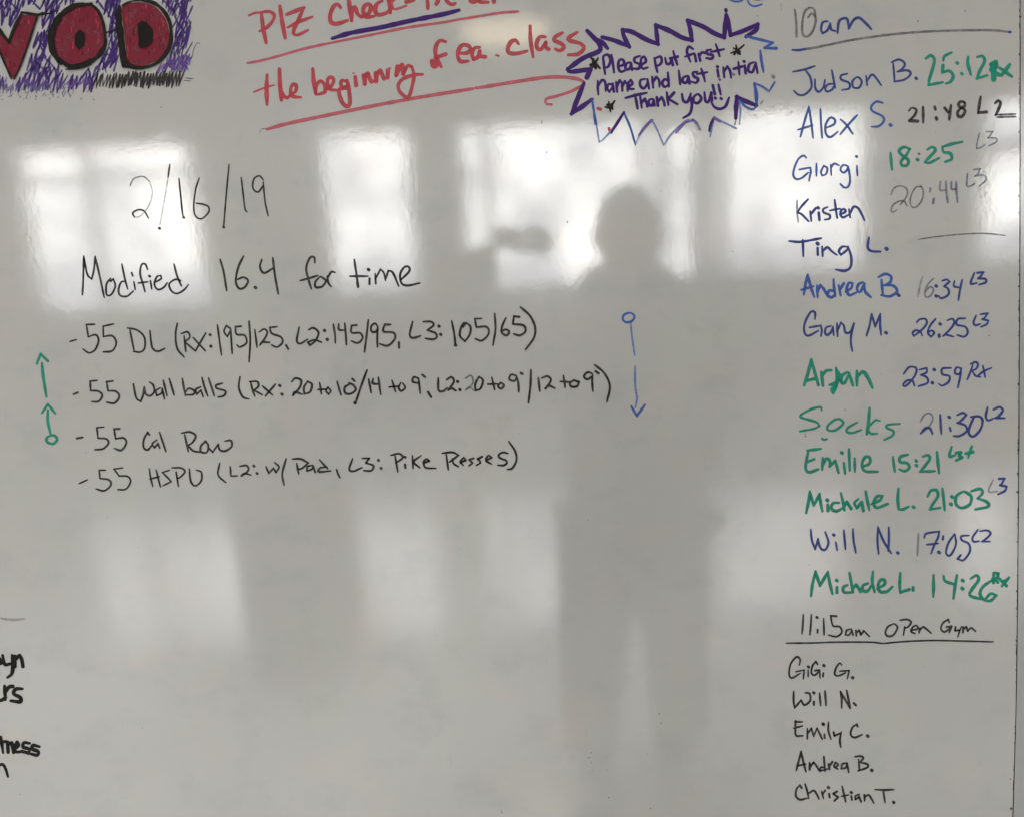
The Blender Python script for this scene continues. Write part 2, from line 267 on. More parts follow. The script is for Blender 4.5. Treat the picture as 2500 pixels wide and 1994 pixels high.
# name | label ; then stroke lines: crop ink width : strokes separated by /
TEXT = """
@handwritten_heading|red handwriting that starts with Plz check-in
B red 42: 250,140 270,300 300,450/445,72 470,240 500,400/585,350 600,292 640,210 692,92/520,155 620,115 695,85
B red 34: 240,135 330,125 385,160 370,220 310,290 235,330/585,350 605,370 650,365 735,322/530,290 640,235 780,182
B red 26: 120,165 180,140 240,135
B red 42: 1080,80 1050,50 1010,70 975,150 975,220 1000,250 1060,250 1150,220/1165,-60 1175,60 1197,220/1197,215 1200,130 1220,80 1240,90 1260,150 1300,182/1300,182 1380,140 1400,70 1370,50 1330,70 1320,130 1350,182 1430,175/1515,15 1460,50 1445,120 1480,160 1560,140 1620,90/1560,-80 1590,20 1605,135/1700,-60 1610,20/1770,25 1850,0
B rose 26: 1620,30 1645,100 1770,65
C red 42: 175,-60 188,20 192,90/280,45 300,10 310,-40/305,-20 330,-45 360,-40 400,25 440,50 475,42/640,-20 640,15 680,25 720,-10/700,-20 730,20 820,28/880,-60 885,25
@underline|thick purple stroke under the word check-in
B purple 46: 1000,405 1200,347 1500,292 1800,225 2150,155 2320,112
@underline|upper thin red rule between the two red lines
B rose 27: 105,665 220,645 400,600 700,515 1000,450 1400,370 1800,290 2150,240 2300,212 2500,180 2750,140 2945,125
@handwritten_heading|red handwriting that reads the beginning of ea. class
B red 42: 310,795 305,940 310,1095/440,730 445,880 460,1050/790,730 800,860 820,985/1150,850 1170,950 1180,1080 1150,1120 1100,1080 1065,980 1080,935 1150,930/1235,812 1245,900/1325,795 1335,885/1335,880 1340,800 1370,775 1390,835 1410,862/1450,770 1455,860/1455,855 1465,780 1500,745 1525,800 1537,830/1580,740 1575,820/1680,700 1665,795/1670,790 1700,720 1730,685 1740,780
B red 36: 460,1050 455,935 480,1000 520,1032 560,990/560,1000 610,960 615,900 580,890 560,930 560,990 590,1018 660,1025/822,985 830,900 870,855 910,890 920,960 880,985 830,995/920,945 980,910 1010,850 990,815 950,830 945,890 970,940 1040,950/1140,860 1100,845 1085,870 1100,920 1150,900/1745,780 1785,695 1830,705/1830,705 1852,800 1830,920 1800,1015 1765,1022 1700,960 1690,890 1740,830 1850,790 1940,785
B red 20: 170,970 270,930 385,895
B rose 14: 1210,770 1225,772/1590,716 1612,720
C red 46: 235,645 250,700 280,695 265,655
C red 40: 375,440 320,430 280,480 270,560 290,620 330,700/270,610 380,572/510,560 600,560 640,520 610,480 550,480 510,540 510,610 540,650 610,645/730,500 680,510 655,570 670,625 720,600 735,540 740,590 795,600/1140,460 1110,425 1060,450 1030,520 1050,560 1130,565 1230,540/1265,280 1270,430 1295,595/1420,390 1370,390 1335,450 1340,510 1380,520 1430,450 1430,500 1460,520/1600,350 1530,390 1520,430 1590,460 1620,500 1580,535 1535,520/1755,345 1670,400 1680,430 1790,460 1830,510 1770,570 1670,580
C red 22: 908,582 935,590
@arrow|long red line ending in a hooked arrow at the starburst
B rose 36: 312,1360 500,1307 800,1242 1150,1170 1500,1100 1850,1035 2150,985 2465,935
B rose 36: 2500,926 2560,920 2900,865 3200,820 3400,812 3560,830 3630,858
C rose 30: 1815,895 1700,960 1550,1010 1440,1040 1425,1075
C rose 26: 1440,1095 1490,1100
B gray 10: 245,1360 300,1352/230,1388 245,1385
@starburst_outline|jagged purple and blue starburst outline
D purple 44: 290,300 360,372 400,420 405,490 250,560 102,665 130,690 320,665 285,745/360,372 430,405 480,462/435,360 560,395 690,450 640,350 628,290 720,310 850,380 965,425 950,300 945,245 1080,300 1190,360 1290,390 1275,290 1250,200 1400,260 1500,320 1600,362 1610,230 1618,150/1620,150 1640,230 1660,340 1780,300 1920,238 1905,290 1812,352/255,805 200,940 140,1090/140,1090 230,1030 330,957/1710,1130 1713,1040 1720,930/1720,930 1800,970 1905,1012
D purple 28: 1614,95 1618,112
D blue 24: 1820,352 1880,368 1980,392 2065,412 1985,462 2060,465/2082,465 2100,466
D blue 20: 335,960 355,1080 378,1200/1912,1010 1905,900 1885,800/1750,965 1800,1020 1870,1050 1908,1022
D sky 17: 378,1200 403,1362/403,1362 440,1340 520,1250 640,1085/645,1085 700,1220 750,1390/750,1390 800,1280 895,1150/905,1150 950,1230 1020,1392/1020,1392 1100,1280 1200,1190 1300,1160/1465,1310 1480,1230 1500,1138/1500,1138 1600,1178 1715,1232/1745,1190 1755,1060 1742,965
D blue 17: 640,1085 700,1220 745,1370/365,1190 350,1100
D purple 26: 520,1272 570,1190 640,1078/1457,1255 1470,1195 1500,1130
D lilac 28: 785,1295 850,1210 910,1155/1140,1270 1230,1170 1300,1150/1300,1150 1335,1185 1365,1240
D lilac 24: 1500,1130 1560,1165
D blue 30: 1888,805 1905,900 1908,1005
D blue 17: 1888,800 1960,830 2030,876/2030,876 2082,790
D bluegray 34: 2068,738
D bluegray 14: 1710,1160 1700,1195/1945,998 1968,968
@handwritten_note|purple words Please put first
D purple 26: 440,545 450,640 460,710/438,560 450,535 490,530 510,580 490,640 452,650/520,530 535,620 545,695/590,640 640,618 630,575 595,582 585,640 605,688 650,680/700,600 665,612 655,660 690,665 708,612 718,672/790,540 742,560 745,598 790,620 780,660 730,660/812,622 850,592 835,548 808,560 802,620 820,660 865,650/932,560 945,630 960,690/938,562 990,545 1002,590 980,625 950,632/1035,560 1048,612 1080,610 1095,558/1095,558 1108,628/1112,495 1130,560 1150,620/1080,562 1155,545/1300,472 1262,450 1242,490 1255,540 1275,592/1228,545 1310,515/1320,530 1330,590/1355,520 1370,585/1363,540 1385,505 1412,510/1470,478 1430,490 1440,520 1490,532 1480,565 1430,560/1520,430 1540,490 1555,540/1475,500 1595,475
@handwritten_note|purple words name and last initial with a blue final letter
D purple 26: 390,780 390,850 395,905/392,830 430,770 460,790 465,870/520,810 490,810 480,850 500,880 530,840 530,805/530,805 545,880/565,790 575,880/572,830 600,772 620,800 625,870/622,830 650,782 670,810 675,870/690,830 722,802 705,770 682,800 690,850 732,855/840,760 800,770 795,820 830,850 865,800 865,762/865,762 880,850/910,740 920,840/915,790 950,740 975,770 980,830/1060,700 1065,760 1070,830/1065,780 1030,762 1005,800 1030,835 1070,812/1165,680 1172,740 1178,808/1240,730 1205,750 1205,790 1240,790 1255,735/1255,735 1268,802/1340,690 1300,700 1310,735 1350,760 1330,795 1285,785/1380,665 1400,720 1415,780/1340,712 1435,695/1535,672 1545,735/1535,642/1590,650 1600,742/1595,690 1630,640 1655,680 1665,745/1735,600 1740,660 1745,715/1690,662 1770,640/1795,632 1805,705/1790,592/1880,600 1840,620 1830,680 1870,692 1895,620/1902,605 1918,700
D lilac 24: 1557,765/1690,715
D blue 24: 1945,492 1955,580 1975,690
@handwritten_note|purple words Thank you with a smile curve
D purple 27: 658,940 760,912 855,892/745,910 760,980 770,1040/795,925 810,1030/805,990 840,950 855,985 865,1022/910,950 880,962 880,1002 910,1010 925,960/925,960 932,1012/955,935 965,1015/960,980 1000,935 1020,970 1030,1012/1050,890 1065,1005/1120,890 1065,950 1150,1000/1195,905 1210,970 1250,975 1280,900/1275,910 1290,1010 1270,1090 1210,1130/1350,905 1310,930 1310,980 1350,988 1380,945 1350,905/1410,890 1420,968 1450,975 1475,895/1475,890 1482,965/1490,820 1510,905/1515,942/1545,815 1565,905/1570,947/1480,985 1500,1022 1550,1046 1610,1022 1645,940
@star|small black star left of Please
D jet 26: 328,560 370,610 408,655/390,565 365,600 325,632/368,600 370,655/345,570 345,640/320,625 350,615
@star|small black star right of first
D jet 20: 1788,435 1730,482 1665,512/1712,438 1730,520/1690,465 1750,495/1725,480 1695,525/1740,490 1750,522
@star|small black star before Thank you
D jet 22: 550,970 505,1030 462,1028/495,980 510,1068/480,1005 530,1045/530,1025 520,1000
@ink_dot|red dot left of the lower black star
D red 26: 390,1040 418,1050
@ink_dot|red dot below the lower black star
D red 26: 497,1232 500,1248
@doodle|blue loops cut off by the top edge
D blue 17: 1650,0 1700,18 1750,15 1800,-12/1818,-14 1840,40 1890,64 1960,45
D bluegray 14: 1880,0 1920,5 2000,-5
@handwritten_heading|gray and blue 10am at the top of the list
E gray 20: 145,88 158,200 160,325/270,72 230,110 210,220 215,300 250,325 300,280 330,180 312,132 290,122 262,155/270,70 305,75 320,100 328,145
E navy 20: 430,190 390,200 375,260 390,295 430,270 455,215/455,210 465,262 500,275/520,290 530,200 560,168 605,172 618,255/618,255 660,180 710,160 770,210 815,258
@underline|gray rule under 10am with a blue start
E gray 20: 180,440 300,425 420,400 700,345 1000,305 1300,280 1700,268 1900,270 2020,283
E navy 19: 125,441 180,443 235,436/2025,284 2038,285
@handwritten_name|blue name Judson B.
E navy 17: 130,632 230,612 320,583/235,615 280,680 290,770 235,830 180,835 138,800/322,700 325,775 355,808 395,770 410,705/470,620 485,700 500,772/492,738 440,742 412,775 425,806 470,790 495,745/605,650 552,665 552,700 620,730 622,778 560,792/680,685 650,720 660,770 710,770 732,720 705,682 680,685/770,670 780,750/775,720 820,658 860,690 902,750/1008,560 1015,640 1020,715/995,548 1060,525 1110,560 1090,605 1045,632/1045,632 1130,620 1162,650 1110,700 1018,720
E navy 24: 1210,690
@handwritten_time|green 25:12 Rx beside the first name
E green 27: 1295,515 1340,490 1370,530 1350,620 1325,700 1320,748/1320,748 1440,725/1518,465 1460,495 1448,530/1445,575 1440,638 1500,625 1535,670 1510,720 1472,735/1570,556/1610,650/1665,505 1662,560 1688,655/1748,502 1790,495 1810,540 1770,620 1742,692/1742,692 1830,665
E green 42: 1885,565 1890,700/1870,570 1908,550 1905,590 1870,615
E green 34: 1895,640 1940,660/1945,600 2045,672/2028,572 1960,662
@handwritten_name|blue name Alex S.
E blue 18: 195,1200 230,1070 268,940/268,940 290,1080 305,1210/175,1140 300,1102/370,962 375,1080 385,1210/420,1125 490,1092 495,1052 455,1036 415,1100 420,1180 460,1205 520,1160/548,1052 600,1100 652,1175/690,1015 620,1090 545,1180/915,905 860,895 815,940 830,980 910,1020 928,1060 885,1108 820,1115
E blue 26: 985,1100
@handwritten_time|brushy black 21:48 L2
E brush 26: 1185,950 1212,968 1195,1015 1150,1060/1150,1062 1225,1066/1270,945 1272,1075/1372,940 1378,962/1385,1035 1392,1050/1460,950 1490,985/1515,928 1508,985 1500,1050/1632,902 1602,893 1580,922 1602,948 1636,932 1632,902/1604,948 1574,985 1580,1022 1612,1024 1640,975 1606,948/1775,855 1762,930 1755,992/1755,992 1828,985/1905,905 1930,885 1950,910 1930,965 1908,1010
E brush 16: 1145,975 1165,950/1910,1010 2080,1003/1920,1030 2082,1026
@handwritten_level|pale gray L3 under the underlined L2
E bluegray 13: 1765,1170 1742,1270 1742,1305 1770,1300 1810,1272/1820,1158 1882,1156 1858,1192 1838,1212 1910,1215 1912,1248 1845,1282
@handwritten_name|blue name Giorgi
F blue 17: 245,308 220,290 170,330 132,440 150,492 200,490 262,440/185,412 280,395/280,395 285,430 270,510/335,362 335,466/400,380 375,430 385,465 420,450 430,400 400,380/460,370 465,458/462,400 490,360 532,375/610,382 570,372 546,410 570,440 600,420 614,388/614,388 630,500 615,560 580,570 546,540/690,380 695,462
F blue 20: 687,298
@handwritten_time|green 18:25
F green 26: 985,270 990,340 998,410/1155,232 1100,215 1060,250 1090,290 1140,330 1130,375 1085,375 1078,340 1120,290 1152,235/1310,235 1350,215 1380,240 1340,290 1287,345/1287,350 1330,352 1410,312/1612,170 1530,186 1445,212/1440,215 1450,258 1510,272 1520,320 1465,345
F green 28: 1222,325
F bluegray 20: 1235,275
@handwritten_name|blue name Kristen
F bluegray 17: 165,685 165,780 175,870
F navy 19: 260,675 200,740 168,790 205,805 265,865/280,780 290,862/290,800 328,752/355,790 362,856/430,742 395,760 400,790 450,810 450,842 410,852/495,680 505,760 517,836/455,772 540,755/542,808 590,782 580,760 552,770 546,810 570,832 612,812/620,762 630,830/630,800 660,740 700,750 730,800 755,855
F navy 24: 350,748
@handwritten_time|faint gray 20 with a blue 44
F gray 13: 990,630 1012,580 1060,555 1115,570 1135,615 1115,665 1070,720/1130,732 1105,692 1060,690 1005,725 990,775 1010,785 1040,765/1258,562 1205,570 1162,650 1162,728 1208,742 1260,680 1272,600 1245,552
F bluegray 20: 1335,578 1330,605/1365,668 1358,708/1422,520 1420,590 1465,592/1470,520 1475,610 1487,698/1520,522 1520,582 1558,585/1560,520 1562,600 1572,698
F bluegray 16: 1660,450 1655,552 1690,556 1722,535/1715,412 1772,405 1750,450 1725,470 1800,460 1825,500 1765,556
@handwritten_name|blue name Ting L.
F navy 20: 98,1040 200,1046 375,1015/215,1032 220,1170/345,1100 347,1160/385,1090 390,1170/390,1130 430,1095 470,1130 512,1160/610,1090 560,1090 532,1130 550,1160 600,1120 612,1090/612,1090 640,1180 635,1265 585,1300 508,1290/795,1010 785,1095 820,1128 895,1132
F navy 28: 950,1108/345,1062
@dash|thin gray dash standing where a time would be
F gray 12: 1225,1025 1400,1000 1600,980 1800,972 1990,990
@handwritten_name|blue name Andrea B. in the upper list
G blue 22: 225,285 240,190 258,115/258,115 285,220 315,305/205,245 305,215/340,210 345,308/345,260 370,205 400,240 430,300/485,155 490,230 500,300/495,258 450,252 432,290 470,312 500,280/530,208 547,292/542,240 575,190/592,262 640,230 650,188 620,185 600,240 622,292 680,272/740,180 702,200 692,250 720,262 755,192/755,192 762,260 810,308/905,160 918,292/882,132 940,106 990,130 980,180 932,205/932,205 1010,210 1042,260 980,302 905,292
G navy 28: 1055,292
@handwritten_time|gray and blue 16:34 with raised L3
G pale 16: 1265,130 1240,220 1225,302
G bluegray 15: 1360,148 1310,200 1285,270 1300,310 1340,292 1362,240 1330,220 1292,262
G navy 18: 1440,165 1480,155 1502,175 1455,215 1492,240 1490,290 1430,320 1408,300/1545,170 1542,215 1600,226/1612,160 1595,240 1580,335/1720,98 1687,180 1690,195 1740,186/1745,96 1800,92 1772,130 1750,147 1815,150 1820,180 1762,200
G navy 24: 1385,212/1385,300
@handwritten_name|blue name Gary M.
G navy 18: 322,500 322,445 285,440 235,530 228,610 262,648 350,605/275,575 372,558/372,558 382,600 375,650/460,562 420,577 410,620 430,642 465,612 480,570/480,570 486,642/515,540 520,652/520,600 550,532 575,560 590,620 635,612 662,540/665,540 640,640 638,720 650,780/775,645 800,560 820,457/820,457 850,568 895,457/895,457 893,550 902,640
G navy 26: 945,622
@handwritten_time|blue 26:25 with raised L3
G navy 17: 1215,530 1240,505 1290,500 1302,540 1260,595 1190,650 1178,625 1205,600 1245,612 1262,645/1380,500 1332,560 1312,620 1340,658 1368,622 1342,602 1315,622/1485,512 1530,500 1542,540 1500,600 1445,650 1475,640 1535,656/1640,495 1575,502 1565,550 1640,570 1662,620 1630,656 1570,642/1735,472 1712,530 1730,556 1770,545/1775,460 1838,450 1810,490 1790,502 1842,515 1830,545 1780,570
G navy 24: 1420,545/1410,640 1412,655
@handwritten_name|green name Arjan
G green 30: 228,1078 260,980 290,858/290,858 315,950 352,1078/242,1042 330,1022/378,968 392,1082/385,1000 420,955 462,950/508,935 515,1010 508,1090 482,1146 470,1115 520,1062/455,1078 515,1050 540,1000 512,952/600,970 558,1000 552,1050 580,1062 612,1002/620,975 655,1080/690,960 690,1080/690,1010 740,965 780,1005 825,1100
@handwritten_time|blue 23:59 with raised Rx
G navy 17: 1100,980 1150,922 1210,932 1202,990 1150,1060 1110,1090 1095,1075 1130,1040 1175,1040 1195,1085/1240,945 1302,930 1300,970 1250,990 1302,1012 1310,1060 1230,1090/1515,930 1440,936 1440,985 1500,1002 1495,1050 1440,1085 1410,1070/1605,935 1562,927 1550,975 1590,982 1605,932/1605,932 1595,1010 1575,1100/1706,905 1688,960 1658,1030/1688,895 1730,878 1752,898 1738,935 1700,955/1700,955 1730,998 1772,1008/1868,930 1800,960 1750,1000/1795,912 1815,1010
G navy 23: 1368,945/1352,1060
@handwritten_name|green name Socks
H green 21: 380,148 372,122 300,135 212,180 200,210 330,250 362,285 310,310 190,332/500,225 437,280 435,320 500,322 570,262 535,225 490,235/690,255 612,300 602,335 650,346 725,320/890,240 850,237 792,300 810,350 865,352/1065,266 962,275 950,300 1010,330 1000,370 930,405/385,396 402,406 425,400
H green 28: 800,132 792,250 777,355
@handwritten_time|blue 21:30 with raised L2
H bluegray 14: 1245,250 1280,192 1330,175 1356,220 1322,290 1262,345
H navy 19: 1250,350 1290,305 1330,306 1352,352/1420,190 1430,350/1505,300 1512,328/1570,190 1620,170 1650,190 1602,240 1570,257 1640,280 1652,330 1590,372 1540,372/1720,200 1680,290 1672,350 1710,377 1770,320 1792,240 1762,202 1690,206/1835,125 1820,200 1840,236 1880,222/1888,142 1940,121 1970,150 1932,200 1900,216/1900,216 1985,216
H navy 24: 1500,208
@handwritten_name|green name Emilie
H green 26: 370,485 258,500/265,500 245,600 242,660 270,690 350,665/250,600 315,576/390,568 385,665/387,640 420,572 452,590 450,640/450,640 500,590 528,692/575,610 586,700/620,490 627,672/670,570 672,682/740,642 800,612 802,562 762,558 735,620 762,680 870,685
H green 28: 558,520
@handwritten_time|green 15:21 with raised L3 plus
H green 26: 1005,558 1022,682/1135,535 1070,556 1070,600 1130,610 1150,650 1110,680 1065,665/1270,552 1312,540 1330,570 1290,630 1245,685/1245,685 1370,680/1392,515 1400,600 1410,695/1210,590/1212,630/1520,470 1502,535 1508,555 1550,540/1560,520 1602,515 1585,545/1585,545 1612,560 1562,586/1645,526 1710,512/1697,465 1667,560
@handwritten_name|green name Michale L. beside 21:03
H green 27: 245,1045 265,950 277,862/277,862 310,980/312,980 362,882/362,882 372,960 387,1030/435,975 436,1028/530,957 480,962 466,1008 510,1030 572,1000/550,877 565,940 580,1020/577,985 602,950 640,1010/700,925 668,960 690,1002 730,952/733,950 746,1028/767,860 780,930 797,1015/820,968 890,935 912,900 870,900 838,950 862,1000 960,967/1055,835 1048,920 1056,1012/1056,1012 1090,1016 1142,992
H green 30: 430,935/1187,995
@handwritten_time|green 21:03 with blue raised L3
H green 26: 1310,900 1340,850 1390,850 1400,900 1360,960 1332,1015/1332,1015 1420,1002/1440,835 1450,920 1460,1020/1620,860 1562,900 1560,970 1610,1002 1680,970 1692,900 1635,860 1620,860/1695,855 1770,835 1792,870 1750,918/1750,918 1830,950 1840,990 1730,1015
H green 30: 1525,905/1515,970
H bluegray 15: 1885,755 1848,835 1855,865 1920,856
H navy 19: 1935,747 1985,745 1960,790 1945,802 2002,815 1990,850 1930,882
@handwritten_name|blue name Will N. in the upper list
I navy 18: 285,80 295,170 325,250/325,250 348,160/348,160 368,235 410,256 440,190 412,100/505,190 516,255/575,85 590,250/655,75 660,170 680,278/880,290 870,180 875,58/875,58 920,170 990,285/970,60 970,170 965,265
I navy 24: 487,125/1048,282
@handwritten_time|blue 17:05 with raised L2
I navy 17: 1280,150 1300,112 1412,95 1400,150 1370,210 1340,288/1305,210 1402,200/1545,118 1490,200 1472,285 1510,302 1558,210 1550,125/1670,130 1607,135 1610,170 1670,202 1680,270 1625,345 1572,335 1600,302/1750,80 1705,145 1712,182 1760,180/1770,92 1830,85 1862,110 1832,150 1785,183/1785,183 1855,182/1447,135 1443,165
I bluegray 17: 1230,115 1225,210 1220,305
I navy 26: 1410,278
@handwritten_name|green name Michale L. beside 14:26
I green 27: 288,658 300,560 327,447/327,447 365,570/365,570 435,452/435,452 450,540 475,640/515,585 515,632/605,565 570,585 578,628 650,628/625,460 640,540 655,625/655,590 682,560 710,600 722,622/785,550 742,570 742,612 785,615 815,570/830,450 825,540 845,622/872,592 930,560 932,522 897,520 875,570 892,620 950,622 1000,580/1070,462 1065,560 1070,628/1070,628 1150,602/1182,585 1182,610
I green 28: 513,525
@handwritten_time|green 14:26 with raised Rx
I green 27: 1362,480 1362,580 1360,665/1450,487 1465,530 1540,556/1567,480 1550,580 1537,680/1690,507 1740,480 1757,520 1700,600 1682,655 1770,687/1870,525 1795,580 1770,640 1800,690 1860,702 1912,655 1865,640 1822,680/1890,465 1888,545/1892,458 1930,462 1920,500 1880,510/1900,512 1925,540/1942,512 2002,572/2022,500 1962,572/1965,535 2005,520
I green 30: 1618,525/1615,595
@handwritten_heading|black 11:15am Open Gym
I black 15: 220,825 215,920 208,990/290,825 285,920 278,1000/345,955 345,982/398,860 402,1000/512,838 460,834/460,834 480,920 540,930 557,980 510,1016 440,1002/640,950 600,962 590,1000 620,1002 645,962/645,962 656,1002/680,962 685,1010/685,982 710,960 725,1000/725,1000 750,966 800,1014/1010,905 962,930 940,980 960,1012 1010,1002 1046,935 1020,905/1110,930 1098,1002/1070,872 1130,866 1165,890 1140,930 1112,942/1170,960 1222,948 1215,920 1182,930 1165,970 1200,990/1240,942 1235,982/1238,965 1270,932 1300,950 1340,985/1500,890 1490,865 1442,900 1427,950 1460,975 1518,935/1475,932 1522,925/1522,925 1500,980/1555,932 1550,965 1590,960/1607,930 1590,970 1575,1018/1622,932 1620,980/1622,952 1650,930 1662,968/1662,968 1692,940 1730,970
I black 20: 340,848
@underline|thin black rule under 11:15am Open Gym
I black 13: 72,1074 300,1072 500,1065 800,1065 920,1077/920,1077 1100,1060 1350,1050 1600,1055 1885,1062
@handwritten_name|black name GiGi G.
J black 15: 185,100 192,55 162,30 110,90 95,180 120,215 192,175/155,160 228,145/228,145 220,220/262,148 262,202/345,95 330,70 300,110 290,170 320,190 362,152/320,150 362,145/362,145 366,212/395,172 392,202/555,100 540,85 510,120 495,180 530,195 590,170/540,155 622,150/622,150 606,220
J black 22: 265,118/400,106/652,212
@handwritten_name|black name Will N. in the lower list
J black 17: 135,335 135,420 145,475/145,475 200,410/200,410 230,452 280,412 275,352 240,345/312,422 312,450/362,350 372,455/410,330 419,455/556,475 556,400 546,335/546,335 590,410 630,480/600,325 615,400 630,470/662,435 682,455
J black 22: 312,345
@handwritten_name|black name Emily C.
J black 16: 145,600 210,600/152,590 150,660 157,720 215,722/137,655 210,636/255,660 255,748/257,705 290,655 310,725/310,725 340,655 385,750/405,710 406,742/440,605 440,680 462,750/485,690 492,722 540,702/552,690 540,760 548,820/695,640 690,620 650,650 635,710 670,737 735,712
J black 24: 395,620/785,725
@handwritten_name|black name Andrea B. in the lower list
J black 17: 158,1025 180,940 200,860/200,860 220,950 242,1035/172,985 237,970/275,960 275,1020/275,1000 310,955 335,985 360,1030/400,905 405,970 410,1030/405,1000 372,1000 372,1030 432,1012/440,970 450,1015/445,990 475,950/500,1000 525,976 502,955 490,990 520,1012/600,960 562,970 552,1010 590,1002 605,967/605,967 617,1040/705,930 712,1022/675,906 720,900 746,915 720,952/720,955 782,972 780,1000 700,1030
J black 24: 820,1025
@handwritten_name|black name Christian T.
J black 16: 205,1180 190,1155 160,1190 155,1250 190,1282 250,1270/235,1145 255,1210 266,1270/262,1230 310,1202 335,1230 357,1275/380,1210 396,1270/390,1232 412,1200/445,1230 451,1262/515,1210 482,1230/482,1230 525,1260 492,1292/560,1165 575,1230 592,1300/555,1252 615,1240/640,1250 646,1285/710,1235 677,1250 677,1280 705,1262/708,1255 727,1300/755,1240 757,1290/757,1262 790,1240 812,1265 837,1310/850,1193 930,1197 1012,1193/920,1200 928,1250 936,1305
J black 22: 440,1175/1012,1305/640,1218
@workout_line|black line starting 55 DL with weights in brackets
K black 15: 400,338 455,322/615,188 542,190/542,190 560,298/560,298 625,280 650,330 620,410 565,438 515,405/780,185 690,205/690,205 692,295/692,295 770,290 805,350 770,420 690,430/925,240 945,340 960,412/905,220 990,240 1050,300 1055,390 1020,430 957,426/1100,245 1110,340 1125,400 1170,425 1230,400/1340,180 1325,280 1340,400 1400,475/1400,290 1415,425/1375,270 1430,255 1450,300 1405,342/1405,342 1500,422/1480,305 1585,420/1590,265 1500,420/1693,195 1710,330 1728,455/1800,220 1770,200 1750,250 1780,297 1808,240/1808,225 1815,340 1822,445/1900,205 1850,210/1850,210 1860,275 1930,285 1948,350 1890,387 1865,370/1970,160 1980,330 1970,515/2020,235 2030,310 2040,388/2060,255 2100,230 2130,255 2110,310 2065,370 2085,345 2150,348
K black 20: 1628,280/1635,380
L black 16: 130,210 68,216/68,216 85,268 165,300 178,350 130,387 85,370/210,370 230,405/325,215 305,330 335,357 400,320/410,235 450,220 495,260 470,330 420,372 402,345 460,325 520,345/625,190 640,280 643,350/672,185 675,235 730,240/725,180 735,290 740,365/830,195 785,200/785,200 785,260 860,265 882,310 840,352 785,335/932,150 915,300 898,430/1015,210 990,180 955,210 965,255 1005,247 1016,215/1016,215 1010,300 1012,385/1125,190 1075,190/1075,190 1065,250 1150,260 1167,310 1105,375 1032,360/1200,345 1202,395/1320,165 1295,280 1325,307 1390,290/1415,165 1480,165 1505,195 1450,240/1450,240 1520,265 1532,300 1500,320 1435,312/1663,160 1685,270 1697,375/1770,175 1745,215 1735,290 1780,337 1820,280 1828,210 1790,175/1790,175 1762,212/1925,137 1865,140/1865,140 1880,212/1880,212 1970,212 1987,270 1930,330 1870,315/2040,95 2047,230 2025,370
L black 22: 548,243/572,322/1552,205/1567,277/1697,370
M black 17: 485,205 455,270 448,330 490,357 515,325 485,305 452,320/605,195 555,190/555,190 547,258/547,258 640,270 657,320 610,357 555,345/615,110 700,190 742,290 730,380 658,480
@workout_line|black line starting 55 Wall balls
K black 16: 430,800 468,785/635,680 575,686/575,686 580,768/580,768 650,775 682,812 650,862 590,865/775,685 720,692/720,692 733,770/733,770 800,775 832,820 790,877 722,870/955,712 980,830 1020,862 1042,800 1050,738/1050,738 1062,795 1100,815 1137,780 1130,722 1098,695/1190,745 1152,770 1160,812 1203,790 1207,750/1207,750 1227,840/1217,680 1250,812/1270,665 1312,805/1385,665 1397,740 1412,810/1407,790 1440,750 1490,770 1480,802 1412,806/1545,735 1502,760 1512,800 1548,765/1548,765 1567,820/1557,655 1580,740 1607,815/1615,660 1640,735 1665,812/1735,705 1680,722 1690,750 1762,772 1750,812 1700,825/1890,650 1880,740 1912,820 1965,842/1985,700 2000,760 2020,815/1975,690 2040,690 2052,730 2012,765/2012,765 2085,805
L black 17: 5,730 90,805/115,715 30,815/260,692 292,660 342,680 330,740 270,812 285,780 350,800/400,688 367,740 370,797 420,780 437,715 400,688/505,702 520,795/490,760 565,755/577,740 560,770 582,800 602,770 577,740/658,690 675,750 692,805/768,712 725,740 730,790 780,795 822,760 800,720 762,702/790,665 812,685/920,590 865,740 818,880/935,670 957,785/975,665 970,705 1030,712/1020,655 1040,800/1140,680 1170,775/1115,737 1195,730/1215,702 1197,740 1220,772 1255,742 1235,705/1370,660 1330,650 1320,690 1363,702/1372,662 1387,790/1405,630 1430,650/1455,780 1483,825/1545,660 1548,765 1590,772 1622,745/1620,672 1660,650 1682,690 1632,765/1632,762 1665,748 1700,770/1900,650 1870,710 1872,767 1915,750 1937,680 1905,647/2015,655 2040,760/1980,712 2062,710/2090,700 2070,730 2095,752 2122,722 2092,698
L gray 15: 1785,660 1830,635 1852,680 1832,725 1785,765/1790,755 1820,740 1860,768
L black 22: 155,725/175,800/1715,690/1735,760/815,875
M black 17: 575,710 532,700 515,740 560,757 580,722/582,722 595,780 598,850/615,685 632,695/705,660 700,800 683,945/770,730 783,845/800,730 850,715 880,750 835,822/830,820 865,798 915,818/990,710 1005,810/965,762 1050,765/1080,750 1047,775 1060,805 1110,802 1127,765 1080,750/1240,690 1202,680 1170,715 1200,742 1245,712/1245,705 1242,770 1248,845/1270,670 1300,690/1265,615 1350,690 1397,800 1372,935
@workout_line|black line 55 Cal Row
N black 16: 458,322 510,312/695,222 635,228/635,230 645,320/645,320 715,325 737,362 690,412 618,420/835,238 785,240/785,240 800,325/800,325 870,318 893,362 850,425 790,410/1095,290 1080,268 1047,330 1045,400 1080,422 1115,385/1160,335 1120,370 1140,402 1168,372/1170,365 1186,405/1185,270 1215,360 1240,435/1405,290 1437,435/1380,275 1450,265 1502,300 1470,360 1432,382/1432,382 1480,430 1545,442/1590,345 1547,390 1550,440 1600,442 1612,382 1585,345/1610,400 1650,442 1700,372/1700,372 1712,420 1760,432 1817,392 1810,340 1760,345
@workout_line|black line 55 HSPU with options in brackets
